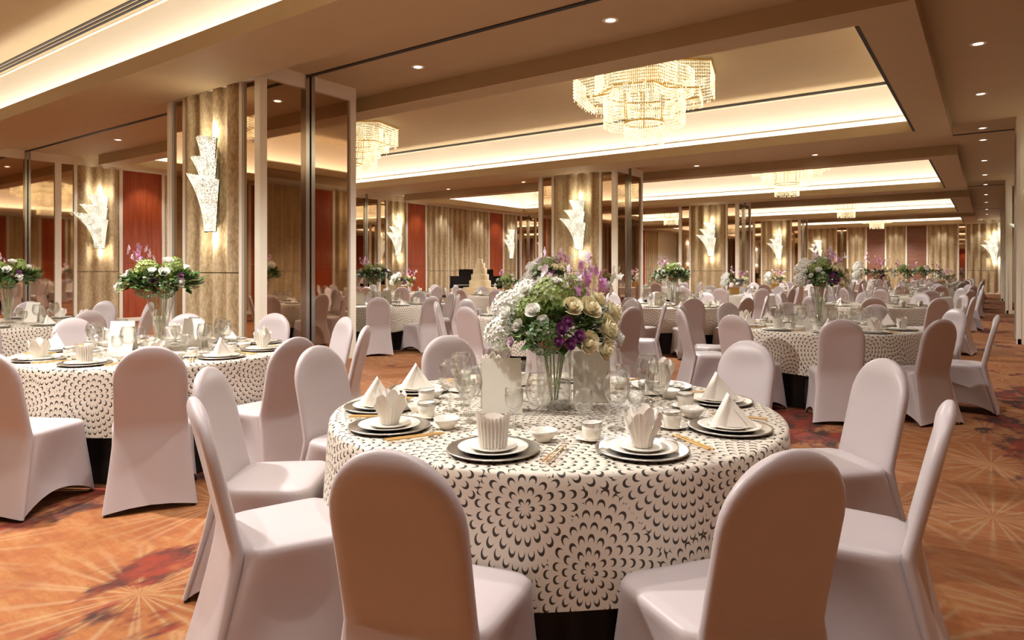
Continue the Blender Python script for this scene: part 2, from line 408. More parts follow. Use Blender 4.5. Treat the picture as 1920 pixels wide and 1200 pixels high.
# ---- free-standing mirrored columns
CWORD = ['nearest', 'second', 'third', 'farthest']
for k, cy in enumerate(COLY):
    c = empty('mirrored_column', (-9.35, cy + CDEP / 2, 0))
    tag(c, 'mirrored column with fabric front and cream posts, %s' % ('nearest to the camera' if k == 0 else CWORD[k] + ' in the row'), 'column', 'mirrored columns down the middle')
    MB().box(CX0 + .07 + 9.35, CX1 - .07 + 9.35, .07 - CDEP / 2, CDEP / 2 - .07, 0, ZS).obj('core', 'trim_cream', c)
    I = CDEP
    for (org, ud, nd) in (((-9.35, cy + .07, 0), (1, 0), (0, -1)), ((-9.35, cy + CDEP - .07, 0), (-1, 0), (0, 1))):
        h_ = (CX1 - CX0) / 2
        layout(org, ud, nd, [('post', -h_ + .06, -h_ + .13), ('mirror', -h_ + .13, -h_ + .45), ('post', -h_ + .45, -h_ + .53), ('fabric', -h_ + .53, h_ - .53), ('post', h_ - .53, h_ - .46), ('mirror', h_ - .46, h_ - .15), ('post', h_ - .15, h_ - .06),
                             ('band', -h_ + .06, h_ - .06), ('base', -h_ + .08, h_ - .08)], c)
    for (org, ud, nd) in (((CX1 - .07, cy, 0), (0, 1), (1, 0)), ((CX0 + .07, cy + CDEP, 0), (0, -1), (-1, 0))):
        layout(org, ud, nd, [('post', .0, .11), ('mirror', .11, .74), ('jamb', .74, .90), ('mirror', .90, CDEP - .11), ('post', CDEP - .11, CDEP), ('band', 0, .74), ('band', .90, CDEP), ('base', .02, CDEP - .02)], c)
    # crown flaring out under the soffit on the front
    cr = MB(); hx0, hx1 = CX0 + 9.35, CX1 + 9.35 - .06; yf = -CDEP / 2
    cr.add([(hx0, yf + .0, ZS - .14), (hx1, yf + .0, ZS - .14), (hx1, yf - .16, ZS - .001), (hx0 - .12, yf - .16, ZS - .001), (hx1, yf + .06, ZS - .14), (hx0, yf + .06, ZS - .14), (hx1, yf + .06, ZS - .001), (hx0 - .12, yf + .06, ZS - .001)],
           [(0, 1, 2, 3), (4, 5, 7, 6), (1, 4, 6, 2), (5, 0, 3, 7), (3, 2, 6, 7), (0, 5, 4, 1)])
    cr.obj('crown', 'ceiling_paint', c)

# ---- half columns on the right wall
for k, cy in enumerate([15.5 + PER * j for j in range(3)]):
    c = empty('half_column', ((XP + XR) / 2, cy + CDEP / 2, 0))
    tag(c, 'cream half column with dark mirror on the right wall, %s from the camera' % ORD[k], 'column', 'half columns on the right wall')
    MB().box(XP + .07 - c.location[0], XR - c.location[0], .07 - CDEP / 2, CDEP / 2 - .07, 0, ZS).obj('core', 'trim_cream', c)
    layout((XP, cy + .07, 0), (1, 0), (0, -1), [('post', .0, .17), ('mirror', .17, .3), ('post', .3, .36), ('fabric', .36, 1.1), ('post', 1.1, 1.2), ('band', 0, 1.3), ('base', 0, 1.3)], c)
    layout((XP + .07, cy + CDEP, 0), (0, -1), (-1, 0), [('post', 0, .1), ('mirror', .1, .76), ('jamb', .76, .92), ('mirror', .92, CDEP - .1), ('post', CDEP - .1, CDEP - .0), ('band', 0, CDEP), ('base', 0, CDEP)], c)

# ================================================================== LIGHT FITTINGS
# ---- recessed downlights
ring_me = MB().lathe([(.055, .004), (.06, -.006), (.085, -.008), (.095, 0.0)], 20).mesh('trim_ring', 'trim_cream', True)
face_me = MB().add([(0.056 * math.cos(2 * PI * i / 20), 0.056 * math.sin(2 * PI * i / 20), -.001) for i in range(20)], [tuple(range(20))[::-1]]).mesh('lamp_face', 'lamp_face')
def downlight(x, y, z, label, spot=True, gain=1.0):
    e = empty('downlight', (x, y, z)); tag(e, label, 'downlight', 'recessed ceiling downlights')
    put(ring_me, 'trim_ring', e); put(face_me, 'lamp_face', e)
    if spot:
        l = bpy.data.lights.new('downlight_beam', 'SPOT'); l.energy = SPOT_W * gain; l.color = (1, .97, .94); l.spot_size = 1.5; l.spot_blend = .7; l.shadow_soft_size = .05
        put(l, 'downlight_beam', e, (0, 0, -.03))
for k, ty in enumerate(TRACKS):
    for j, x in enumerate((-3.52, -6.53, -12.3, -15.52)):
        for s_ in (-.6, .62 if k == 0 else .9):
            downlight(x, ty + s_, ZS, 'recessed downlight %s the %s ceiling track, %s from the right wall' % ('before' if s_ < 0 else 'beyond', ORD[k], ORD[j]), spot=(k < 2))
for j, y in enumerate((1.2, 4.2, 7.2, 10.25, 13.2, 16.4, 17.9, 21.3, 24.5, 27.3, 31.0, 34.5, 38.5, 42.0)):
    downlight(-.12, y, ZS, 'recessed downlight in the aisle row on the right, %s from the camera' % ORD[j], spot=(j < 8))
for k, ty in enumerate(TRACKS[:3]):
    for j, dy in enumerate((-4.1, -2.7, -1.5, 1.5, 2.7, 4.1)):
        downlight(XL + .55, ty + dy, ZS, 'recessed downlight washing the left wall, %s around the %s track' % (ORD[j], ORD[k]), gain=.55)
for j, x in enumerate((-.4, -2.3, -4.7, -6.8, -9.0)):
    downlight(x, YE - .6, ZS, 'recessed downlight washing the end wall, %s from the right' % ORD[j], gain=.5)
for j, x in enumerate((-.6, -2.6, -4.6, -6.6)):  # unseen lamps added to bounce fill light onto the chair backs
    downlight(x, YB + .7, ZS, 'added fill downlight washing the wall behind the camera, %s from the right' % ORD[j], gain=1.3)
downlight(-9.2, 3.0, ZT, 'recessed downlight in the raised ceiling at the top left corner')
for j, (x, y) in enumerate(((-1.75, .75), (-2.75, 3.3), (-2.9, -.4), (-4.3, .9), (-5.2, 3.4))):  # out of view, added and boosted to light the nearest tables
    downlight(x, y, ZT, 'added downlight in the raised ceiling above the nearest tables, %s from the right' % ORD[j], gain=2.0)

# ---- crystal chandeliers
def bead_curtain(mb, outline, z0, z1, step=.03, r=.011, zstep=.055):
    # outline: closed list of (x, y); hanging strands of faceted beads
    L = 0; pts = []
    for i in range(len(outline)):
        a = outline[i]; b_ = outline[(i + 1) % len(outline)]; d = math.hypot(b_[0] - a[0], b_[1] - a[1]); nn = max(1, int(d / step))
        for k in range(nn): pts.append((a[0] + (b_[0] - a[0]) * k / nn, a[1] + (b_[1] - a[1]) * k / nn))
    for i, (x, y) in enumerate(pts):
        z = z1; zz = z0 + random.uniform(-.02, .02)
        while z > zz:
            h = zstep * .96
            mb.add([(x - r, y, z - h / 2), (x, y - r, z - h / 2), (x + r, y, z - h / 2), (x, y + r, z - h / 2), (x, y, z), (x, y, z - h)],
                   [(0, 1, 4), (1, 2, 4), (2, 3, 4), (3, 0, 4), (1, 0, 5), (2, 1, 5), (3, 2, 5), (0, 3, 5)])
            z -= zstep
def circ(r, n=40): return [(r * math.cos(2 * PI * i / n), r * math.sin(2 * PI * i / n)) for i in range(n)]
def plus(w_, l_): return [(l_, -w_), (l_, w_), (w_ * 1.5, w_ * 1.5), (w_, l_), (-w_, l_), (-w_ * 1.5, w_ * 1.5), (-l_, w_), (-l_, -w_), (-w_ * 1.5, -w_ * 1.5), (-w_, -l_), (w_, -l_), (w_ * 1.5, -w_ * 1.5)]
def rot(o, a): return [(x * math.cos(a) - y * math.sin(a), x * math.sin(a) + y * math.cos(a)) for x, y in o]
tiers = []
for nm, out, z0, z1 in (('wing_tier', plus(.46, 1.22), -.48, -.05), ('wing_fringe', plus(.34, 1.02), -.62, -.46), ('middle_tier', circ(.74), -.98, -.40), ('lower_tier', circ(.36, 28), -1.29, -.95), ('inner_tier', circ(.9), -.40, -.05)):
    mb = MB(); bead_curtain(mb, rot(out, .25), z0, z1)
    tiers.append((nm, mb.mesh(nm, 'crystal_glow')))
frm = MB()
for out, z in ((plus(.46, 1.22), -.03), (plus(.34, 1.02), -.46), (circ(.74), -.38), (circ(.36, 28), -.94)):
    o2 = rot(out, .25)
    for i in range(len(o2)):
        a = o2[i]; b_ = o2[(i + 1) % len(o2)]; frm.tube([(a[0], a[1], z), (b_[0], b_[1], z)], .016, 4)
frm.lathe([(0, -.03), (.5, -.03), (.5, 0), (0, 0)], 24)
for a in range(6): frm.tube([(.45 * math.cos(a), .45 * math.sin(a), 0), (.36 * math.cos(a), .36 * math.sin(a), -.94)], .012, 4)
frame_me = frm.mesh('frame', 'gold')
for k, (yo0, yi0, yi1, yo1) in enumerate(TRAYS):
    cyy = (yi0 + yi1) / 2 + .12
    for j, x in enumerate((-5.2, -13.4)):
        e = empty('chandelier', (x, cyy, ZT))
        tag(e, ('tiered crystal chandelier in the %s ceiling bay, %s' % (['overhead', 'nearest visible', 'second', 'third', 'last'][k], ['right of the columns', 'left of the columns'][j])), 'chandelier', 'crystal chandeliers')
        put(frame_me, 'frame', e)
        for nm, me in tiers: stuff(put(me, nm, e))
        l = bpy.data.lights.new('chandelier_lamp', 'SPOT'); l.energy = CHAND_W; l.spot_size = 2.85; l.spot_blend = .35; l.color = (1, .97, .93); l.shadow_soft_size = .06
        put(l, 'chandelier_lamp', e, (0, 0, -1.30))

# ---- fan-shaped crystal wall sconces (built facing -y, origin at the wall)
fans = [((-.10, .10, -.62), (-.22, .17, .10, .12), .15), ((-.11, .06, -.58), (-.52, .08, .27, .14), .11), ((-.12, .10, -.10), (-.40, .16, .49, .42), .10), ((-.10, .11, .2), (-.25, .17, .75, .72), .09)]
fan_me = []; rim_me = []
for i, (bo, to, bu) in enumerate(fans):
    mb = MB(); NU = 22; NV = 10
    def fpt(u_, v_, bo=bo, to=to, bu=bu, i=i):
        e = v_ ** 2.0; xl = bo[0] + (to[0] - bo[0]) * e; xr = bo[1] + (to[1] - bo[1]) * (v_ ** 1.3)
        zt = to[2] + (to[3] - to[2]) * u_ + .02 * math.sin(PI * u_)
        rib = .008 if round(u_ * NU) % 2 else 0
        return (xl + (xr - xl) * u_, -.03 - .012 * i - (bu * (.55 + .6 * v_)) * math.sin(PI * u_) ** .7 - rib, bo[2] + (zt - bo[2]) * v_ + (.012 if v_ > .99 and round(u_ * NU) % 2 else 0))
    mb.grid(fpt, NU, NV)
    fan_me.append(mb.mesh('crystal_fan', 'sconce_glow'))
    rims = []
    for pts in ([fpt(1, k / NV) for k in range(NV + 1)], [fpt(k / NU, 0) for k in range(NU + 1)]):
        rims.append(MB().tube(pts, .007, 4).mesh('metal_rim', 'metal_foot'))
    rim_me.append(rims)
plate_me = MB().box(-.10, .10, -.025, 0, -.55, .6).mesh('backplate', 'silver')
def sconce(x, y, z, rz, label, lamp):
    e = empty('wall_sconce', (x, y, z), rz, (1.22, 1.1, 1.0)); tag(e, label, 'wall lamp', 'crystal wall sconces')
    put(plate_me, 'backplate', e)
    for a, b_ in zip(fan_me, rim_me): f_ = put(a, 'crystal_fan', e); [put(q, 'metal_rim', f_) for q in b_]
    if lamp:
        for zz in (.86, -.72):
            l = bpy.data.lights.new('sconce_lamp', 'POINT'); l.energy = lamp; l.color = (1, .95, .78); l.shadow_soft_size = .03
            put(l, 'sconce_lamp', e, (.03, -.10, zz))
for k, cy in enumerate(COLY):
    sconce(-9.2, cy - .03, 2.55, 0, 'stacked crystal fan sconce on the front of the %s mirrored column' % CWORD[k], 6)
for k, ty in enumerate(TRACKS):
    for s_ in (-1, 1):
        sconce(XL + .07, ty + s_ * 1.57, 2.55, PI / 2, 'stacked crystal fan sconce on the left wall, %s the %s partition track' % ('before' if s_ < 0 else 'beyond', ORD[k]), 6 if k < 2 else 0)
sconce(-9.0, YE - .09, 2.55, 0, 'crystal fan sconce on the end wall behind the far column', 0)
sconce(.20, YE - .09, 2.55, 0, 'crystal fan sconce at the far end of the aisle', 10)
for k in range(2):
    sconce(XP + .73, 15.5 + PER * k - .02, 2.55, 0, 'crystal fan sconce on the %s half column of the right wall' % ORD[k], 8)

# ================================================================== CHAIRS
def smooth(t): t = max(0, min(1, t)); return t * t * (3 - 2 * t)
H_CH = 0.945
def back_shell(mb):      # padded dome-topped backrest, leaning back
    NU = 28; rows = []
    zs = [.012, .06, .12, .19, .26, .33, .39, .45, .50, .57, .64, .70, .75, .79, .83, .86, .885, .905, .92, .932, .94, .9445]
    for z in zs:
        w_ = .192 if z < .75 else .192 * math.sqrt(max(0.0, 1 - ((z - .75) / (.945 - .75)) ** 2))
        if z < .5: w_ = .192 + .050 * ((.5 - z) / .49) ** 1.3
        t_ = .031 * (1 if z < .86 else max(.12, math.sqrt(max(0, 1 - ((z - .86) / .0855) ** 2))))
        if z < .45: t_ = .031 - .010 * (.45 - z) / .44
        yc = -.195 - .115 * (z - .45) / .495 if z >= .45 else -.226 - .098 * ((.45 - z) / .44) ** 1.25 + t_
        row = []
        for i in range(NU):
            a = 2 * PI * i / NU; ca, sa = math.cos(a), math.sin(a)
            x = w_ * math.copysign(abs(ca) ** .55, ca); y = t_ * math.copysign(abs(sa) ** .7, sa)
            sag = .016 * max(0, 1 - (x / .17) ** 2) * (.35 + .65 * smooth((z - .34) / .1)) * smooth((.90 - z) / .12)
            y += -sag if sa > 0 else sag          # stretch cloth bridges the frame, front and rear faces bow in
            zz = z + .032 * (1 - (x / .245) ** 2) * max(0, 1 - z / .2)
            row.append((x, yc + y, zz))
        rows += row
    n_ = len(zs); fs = []
    for j in range(n_ - 1):
        for i in range(NU):
            k = (i + 1) % NU; fs.append((j * NU + i, j * NU + k, (j + 1) * NU + k, (j + 1) * NU + i))
    fs.append(tuple((n_ - 1) * NU + i for i in range(NU)))
    mb.add(rows, fs)
def seat_shell(mb):      # seat pad and skirt stretched to the four feet, arched hems
    NS = 14
    top = [(-.205, -.195), (.205, -.195), (.23, .205), (-.23, .205)]
    bot = [(-.232, -.298), (.232, -.298), (.245, .226), (-.245, .226)]
    nrm = [(0, 1), (-1, 0), (0, -1), (1, 0)]
    arch = [.03, .085, .06, .085]
    def ringpt(s, t, inset=0.0):
        k = int(s) % 4; f_ = s - int(s); k2 = (k + 1) % 4
        ff = .5 - .5 * math.cos(PI * f_) if False else f_
        tx = top[k][0] * (1 - ff) + top[k2][0] * ff; ty = top[k][1] * (1 - ff) + top[k2][1] * ff
        bx = bot[k][0] * (1 - ff) + bot[k2][0] * ff; by = bot[k][1] * (1 - ff) + bot[k2][1] * ff
        e = math.sin(PI * f_)
        pin = .045 * math.sin(PI * min(1, t * .85)) * e ** 1.5
        x = tx + (bx - tx) * t + nrm[k][0] * pin; y = ty + (by - ty) * t + nrm[k][1] * pin
        hem = .012 + arch[k] * e ** .8
        z = .435 * (1 - t) + hem * t
        # rounded corners at the top
        c_ = (1 - t) * (1 - e) ** 4 * .025
        x -= math.copysign(c_, x); y -= math.copysign(c_, y)
        return x, y, z
    N = NS * 4; rows = []
    for sc_, z in ((.02, .472), (.5, .470), (.8, .466), (.93, .460), (.985, .450)):
        for i in range(N):
            x, y, _ = ringpt(i / NS, 0); rows.append((x * sc_, y * sc_, z))
    for t in (0, .06, .14, .25, .38, .52, .66, .8, .92, 1.0):
        for i in range(N): rows.append(ringpt(i / NS, t))
    n_ = 15; fs = []
    for j in range(n_ - 1):
        for i in range(N):
            k = (i + 1) % N; fs.append((j * N + i, (j + 1) * N + i, (j + 1) * N + k, j * N + k))
    fs.append(tuple(range(N)))
    mb.add(rows, fs)
mb = MB(); back_shell(mb); back_me = mb.mesh('back_cover', 'chair_fabric', True)
mb = MB(); seat_shell(mb); seat_me = mb.mesh('seat_cover', 'chair_fabric', True)
mb = MB(); back_shell(mb); seat_shell(mb); chair_far_me = mb.mesh('covered_chair', 'chair_fabric', True)
foot_me = MB().lathe([(0, 0), (.012, 0), (.011, .016), (0, .016)], 10).mesh('foot', 'metal_foot')
def chair(cx, cy, ang, dist, label, near):
    """ang: direction (camera frame, radians) from the table centre to the chair; dist: table centre to top of back."""
    dx = math.cos(ang) * RT[0] + math.sin(ang) * FW[0]; dy = math.cos(ang) * RT[1] + math.sin(ang) * FW[1]
    d = dist - .305; x, y = cx + dx * d, cy + dy * d
    rz = math.atan2(-dy, -dx) - PI / 2       # chair local +y looks at the table
    if near:
        e = empty('covered_chair', (x, y, 0), rz)
        put(back_me, 'back_cover', e); put(seat_me, 'seat_cover', e)
        for fx, fy in ((-.222, -.298), (.222, -.298), (.232, .212), (-.232, .212)): put(foot_me, 'foot', e, (fx, fy, 0))
    else: e = put(chair_far_me, 'covered_chair', None, (x, y, 0), rz)
    tag(e, label, 'chair', 'white covered banquet chairs')
    return e

# ================================================================== TABLES
RT_ = 0.99
def cloth(seed):
    rnd = random.Random(seed); p1, p2, p3 = rnd.uniform(0, 6), rnd.uniform(0, 6), rnd.uniform(0, 6)
    mb = MB(); N = 120; uvs = []
    prof = [(.0, .752, 0), (.35, .752, 0), (.7, .752, 0), (.95, .752, 0), (RT_ - .012, .7515, 0), (RT_ - .002, .747, 0), (RT_ + .004, .738, 0), (RT_ + .008, .70, .08), (RT_ + .013, .64, .25), (RT_ + .018, .57, .5), (RT_ + .023, .50, .75), (RT_ + .028, .43, .92), (RT_ + .032, .355, 1.0)]
    vs = []; arc = 0; prev = None
    for (r, z, k) in prof:
        if prev: arc += math.hypot(r - prev[0], z - prev[1])
        prev = (r, z)
        for i in range(N):
            a = 2 * PI * i / N
            f_ = .55 * math.cos(9 * a + p1) + .35 * math.cos(14 * a + p2) + .3 * math.cos(5 * a + p3)
            rr = r + .022 * k * f_; zz = z + (.02 * math.cos(4 * a + p3) - .015) * k * (1 if k > .5 else 0)
            vs.append((rr * math.cos(a), rr * math.sin(a), zz)); uvs.append((arc * math.cos(a), arc * math.sin(a)))
    fs = []
    for j in range(len(prof) - 1):
        for i in range(N):
            q = (i + 1) % N; fs.append((j * N + i, j * N + q, (j + 1) * N + q, (j + 1) * N + i))
    mb.add(vs, fs)
    me = mb.mesh('tablecloth', 'cloth_print', True)
    ul = me.uv_layers.new(name='UVMap')
    for l in me.loops: ul.data[l.index].uv = uvs[l.vertex_index]
    return me
cloths = [cloth(s_) for s_ in (3, 5, 11)]
mb = MB(); mb.lathe([(.90, .725), (.905, .6), (.91, .3), (.92, .004)], 180, wob=lambda i, z: 1 + .014 * math.sin(i * 2 * PI / 180 * 45) * (1 - z * .9))
skirt_me = mb.mesh('underskirt', 'black_cloth', True)
top_me = MB().lathe([(0, .722), (.965, .722), (.975, .73), (.975, .742), (.965, .748), (0, .748)], 64).mesh('table_top', 'brown_wood')
leg_me = MB().tube([(0, 0, 0), (0, 0, .722)], .02, 8).mesh('leg', 'metal_foot')

# ---- tableware meshes (origin on the table top)
charger_me = MB().lathe([(0, .004), (.10, .004), (.115, .006), (.152, .014), (.160, .016), (.162, .013), (.15, .006), (.10, 0), (0, 0)], 40).mesh('charger_plate', 'silver', True)
dinner_me = MB().lathe([(0, .006), (.075, .006), (.085, .009), (.120, .018), (.123, .016), (.09, .004), (.07, 0), (0, 0)], 36).mesh('dinner_plate', 'porcelain', True)
small_me = MB().lathe([(0, .005), (.055, .005), (.082, .015), (.084, .013), (.055, 0), (0, 0)], 32).mesh('side_plate', 'porcelain', True)
bowl_me = MB().lathe([(0, .004), (.022, .004), (.024, 0), (.028, 0), (.032, .008), (.050, .03), (.058, .048), (.056, .048), (.048, .03), (.03, .012), (0, .008)], 28).mesh('soup_bowl', 'porcelain', True)
saucer_me = MB().lathe([(0, .004), (.03, .004), (.062, .013), (.064, .011), (.03, 0), (0, 0)], 28).mesh('saucer', 'porcelain', True)
mb = MB().lathe([(0, .003), (.026, .003), (.028, 0), (.031, .002), (.036, .03), (.038, .062), (.036, .062), (.033, .03), (.027, .008), (0, .007)], 24)
cup_me = mb.mesh('tea_cup', 'porcelain', True)
band_me = MB().lathe([(.0384, .052), (.0392, .060), (.0386, .064), (.0365, .064)], 24).mesh('metal_rim', 'silver', True)
wine_me = MB().lathe([(0, .003), (.034, .002), (.036, 0), (.034, .004), (.006, .010), (.0045, .03), (.0045, .085), (.010, .095), (.036, .110), (.051, .14), (.054, .165), (.048, .20), (.040, .225), (.0385, .225), (.0465, .20), (.0525, .165), (.0495, .14), (.035, .112), (.0, .099)], 28).mesh('wine_glass', 'clear_glass', True)
goblet_me = MB().lathe([(0, .003), (.032, .002), (.034, 0), (.032, .004), (.007, .009), (.006, .05), (.014, .062), (.032, .08), (.038, .11), (.036, .155), (.0345, .155), (.0365, .11), (.031, .082), (.0, .067)], 26).mesh('water_goblet', 'clear_glass', True)
stick_me = MB().tube([(0, -.115, .012), (0, .115, .010)], [.0042, .0028], 6).mesh('chopstick', 'chopstick')
rest_me = MB().tube([(-.03, .07, .004), (-.012, .07, .0045), (.012, .07, .0045), (.03, .07, .004)], [.0045, .0035, .0035, .0045], 8).mesh('chopstick_rest', 'silver', True)
mb = MB(); mb.lathe([(0, .0), (.012, .002), (.019, .008), (.021, .012)], 16); mb.tube([(.015, 0, .010), (.05, 0, .016), (.085, 0, .022)], [.005, .004, .006], 6)
spoon_me = mb.mesh('soup_spoon', 'porcelain', True)
# napkin folds
def nap_fan():
    mb = MB(); N = 44
    def fn(i, j):
        a = PI * .08 + i * PI * .84 + PI; z = j * (.115 + .012 * math.cos(a * 2)); r = .038 + .012 * j + (.006 if round(i * N) % 4 < 2 else -.005)
        return (r * math.cos(a) * 1.12, r * math.sin(a), z)
    mb.grid(fn, N, 6)
    def fb(i, j):
        a = i * PI; z = j * (.085 + .02 * math.sin(a)); r = .036 + .006 * j
        return (r * math.cos(a) * 1.1, r * math.sin(a), z)
    mb.grid(fb, 20, 4)
    mb.add([(.045 * math.cos(2 * PI * k / 16), .042 * math.sin(2 * PI * k / 16), .075) for k in range(16)], [tuple(range(16))])
    return mb.mesh('folded_napkin', 'napkin')
def nap_tent():
    mb = MB()
    A, B_, C, T = (-.088, -.035, 0), (.088, -.05, 0), (.01, .075, 0), (-.012, .0, .122)
    mb.add([A, B_, C, T], [(0, 1, 3), (1, 2, 3), (2, 0, 3), (0, 2, 1)])
    def fl(i, j):      # folded-back leaf running from the plate up to the tip
        w_ = (1 - j) * .055 + .012
        return (-.095 + .083 * j + w_ * i, -.042 + .036 * j - .014 * math.sin(PI * i), .002 + .126 * j - .02 * i * j)
    mb.grid(fl, 6, 8)
    def f3(i, j): return (-.012 + .10 * j * (1 - .3 * i), -.004 - .046 * j - .006 * math.sin(PI * j), .122 - .12 * j - .03 * i * (1 - j))
    mb.grid(f3, 3, 6)
    return mb.mesh('folded_napkin', 'napkin')
def nap_tulip():
    mb = MB(); N = 60
    def fn(i, j):
        a = 2 * PI * i; pk = abs(math.sin(a * 2.5)); r = .032 + .034 * j ** 1.4 + (.004 if round(i * N) % 3 == 0 else -.002)
        z = j * (.075 + .05 * pk)
        return (r * math.cos(a), r * math.sin(a), z)
    mb.grid(fn, N, 6, closed=True)
    def f2(i, j):
        a = 2 * PI * i + .6; pk = abs(math.sin(a * 1.5)); r = .026 + .016 * j
        return (r * math.cos(a), r * math.sin(a), j * (.085 + .055 * pk))
    mb.grid(f2, 30, 4, closed=True)
    mb.add([(.036 * math.cos(2 * PI * k / 16), .036 * math.sin(2 * PI * k / 16), .05) for k in range(16)], [tuple(range(16))])
    return mb.mesh('folded_napkin', 'napkin')
naps = [nap_fan(), nap_tulip(), nap_tent()]
NAPW = ['fan-pleated', 'tulip-folded', 'tent-folded']
def card_me():
    mb = MB(); w_, h_ = .088, .235
    mb.add([(-w_, -.055, 0), (w_, -.055, 0), (w_, 0, h_), (-w_, 0, h_), (w_, .055, 0), (-w_, .055, 0), (-w_, -.0525, 0), (w_, -.0525, 0), (w_, .001, h_ - .004), (-w_, .001, h_ - .004)],
           [(0, 1, 2, 3), (2, 4, 5, 3), (7, 6, 9, 8)])
    return mb.mesh('menu_card', 'menu_card')
menu_me = card_me()
box_me = MB().box(-.11, .11, -.11, .11, 0, .16).box(-.115, .115, -.115, .115, .16, .18).mesh('gift_box', 'gold')

# ---- vases
vase_cyl = MB().lathe([(0, .02), (.07, .02), (.075, .0), (.08, .0), (.082, .03), (.078, .15), (.085, .27), (.081, .27), (.074, .15), (.074, .03), (0, .03)], 36)
vase_trumpet = MB().lathe([(0, .012), (.05, .01), (.075, 0), (.08, .006), (.05, .02), (.035, .05), (.045, .15), (.075, .30), (.098, .40), (.088, .44), (.084, .44), (.092, .40), (.07, .30), (.04, .15), (.03, .06), (0, .05)], 36)
vase_cyl_me = vase_cyl.mesh('glass_vase', 'clear_glass', True); vase_tr_me = vase_trumpet.mesh('glass_vase', 'clear_glass', True)
stem_mb = MB()
for k in range(7):
    a = k * .9; stem_mb.tube([(.015 * math.cos(a), .015 * math.sin(a), .035), (.05 * math.cos(a + .4), .05 * math.sin(a + .4), .27)], .004, 5)
stems_me = stem_mb.mesh('stems', 'pale_green')
stem_mb = MB()
for k in range(7):
    a = k * .9; stem_mb.tube([(.01 * math.cos(a), .01 * math.sin(a), .06), (.05 * math.cos(a + .4), .05 * math.sin(a + .4), .44)], .004, 5)
stems_tr_me = stem_mb.mesh('stems', 'pale_green')

# ---- flowers
def basis(d):
    d = Vector(d).normalized(); u = d.orthogonal().normalized(); return u, d.cross(u), d
def rose_mesh(matn, seed, R=.045):
    rnd = random.Random(seed); mb = MB()
    for k in range(17):
        t = k / 16; a = k * 2.4; op = .10 + .9 * t; wdt = .75 if k < 5 else 1.15 - .25 * t
        def fn(i, j, a=a, t=t, op=op, wdt=wdt):
            th = a + (i - .5) * 2 * wdt
            r = R * (.10 + .72 * t) * (.25 + .75 * math.sqrt(j)) + R * .30 * t * max(0.0, j - .6)
            z = R * 1.05 * j * (1 - .42 * t) * (1 - .16 * (2 * i - 1) ** 2) - R * .25 * t * max(0.0, j - .6) + R * .05
            return (r * math.cos(th), r * math.sin(th), z)
        mb.grid(fn, 4, 4)
    mb.lathe([(0, R * .95), (R * .16, R * .9), (R * .30, R * .7), (R * .36, R * .4), (R * .3, 0)], 10)
    return mb.mesh('rose', matn, True)
def floret(mb, c, d, s, petals=4, cup=.25):
    u, v, d = basis(d); c = Vector(c); ph = random.random() * 6
    for k in range(petals):
        a = ph + 2 * PI * k / petals; e = math.cos(a) * u + math.sin(a) * v; g = -math.sin(a) * u + math.cos(a) * v
        mb.add([c, c + s * (.55 * e + .38 * g) + d * s * cup * .5, c + s * e + d * s * cup, c + s * (.55 * e - .38 * g) + d * s * cup * .5], [(0, 1, 2, 3)])
def sph(i, n_, top=1.0):
    z = 1 - (i + .5) / n_ * (1 + top); r = math.sqrt(max(0, 1 - z * z)); a = i * 2.39996
    return Vector((r * math.cos(a), r * math.sin(a), z))
def hydrangea_mesh(matn, R=.075, n_=90, s=.017):
    mb = MB()
    for i in range(n_):
        d = sph(i, n_, .4); floret(mb, d * R * random.uniform(.93, 1.05), d + Vector((random.uniform(-.3, .3),) * 3), s)
    return mb.mesh('hydrangea', matn)
def orchid_mesh(matn, n_=9):
    mb = MB(); pts = [(0.0, 0, 0), (.01, .0, .06), (.03, 0, .12), (.06, 0, .17)]
    for i in range(n_):
        t = i / n_; p_ = Vector((.06 * t * t + random.uniform(-.025, .025), random.uniform(-.03, .03), .03 + .15 * t)); floret(mb, p_, (random.uniform(-1, 1), -1 + random.uniform(-.6, .6), random.uniform(-.2, .6)), .026, 5, .15)
    return mb.mesh('orchid_spray', matn)
def leaf_clump(n_, R, flat, L0, matn, name):
    mb = MB()
    for i in range(n_):
        a = random.uniform(0, 2 * PI); el = random.uniform(-.25, 1.1) * flat; d = Vector((math.cos(a) * math.cos(el), math.sin(a) * math.cos(el), math.sin(el)))
        c = d * R * random.uniform(.55, .95); c.z *= .7
        L = L0 * random.uniform(.7, 1.3); dd = (d + Vector((random.uniform(-.6, .6), random.uniform(-.6, .6), random.uniform(-.5, .5)))).normalized(); s_ = dd.cross(Vector((0, 0, 1))).normalized() * L * .28; up = dd.cross(s_).normalized() * L * .1
        mb.add([c, c + dd * L * .45 + s_ + up, c + dd * L, c + dd * L * .45 - s_ + up, c + dd * L * .5], [(0, 4, 1), (1, 4, 2), (2, 4, 3), (3, 4, 0)])
    return mb.mesh(name, matn)
roses = {k: rose_mesh(k, i) for i, k in enumerate(('rose_cream', 'petal_white', 'petal_purple', 'petal_pale_pink'))}
hyd = {k: hydrangea_mesh(k) for k in ('petal_white', 'pale_green', 'leaf_green', 'petal_pink')}
orch = {k: orchid_mesh(k) for k in ('petal_pink', 'petal_pale_pink', 'petal_white')}
fol_big = leaf_clump(420, .24, .8, .07, 'leaf_green', 'foliage'); fol_wide = leaf_clump(420, .27, .5, .075, 'leaf_green', 'foliage')
fol_light = leaf_clump(190, .25, .75, .06, 'pale_green', 'light_foliage')
fol_far = leaf_clump(110, .25, .6, .09, 'leaf_green', 'foliage')
def place(me, name, parent, p, d=None, s=1.0, spin=0.0):
    o = put(me, name, parent, p, scale=s)
    if d is not None: o.rotation_euler = Vector(d).to_track_quat('Z', 'Y').to_euler()
    elif spin: o.rotation_euler = (0, 0, spin)
    return o
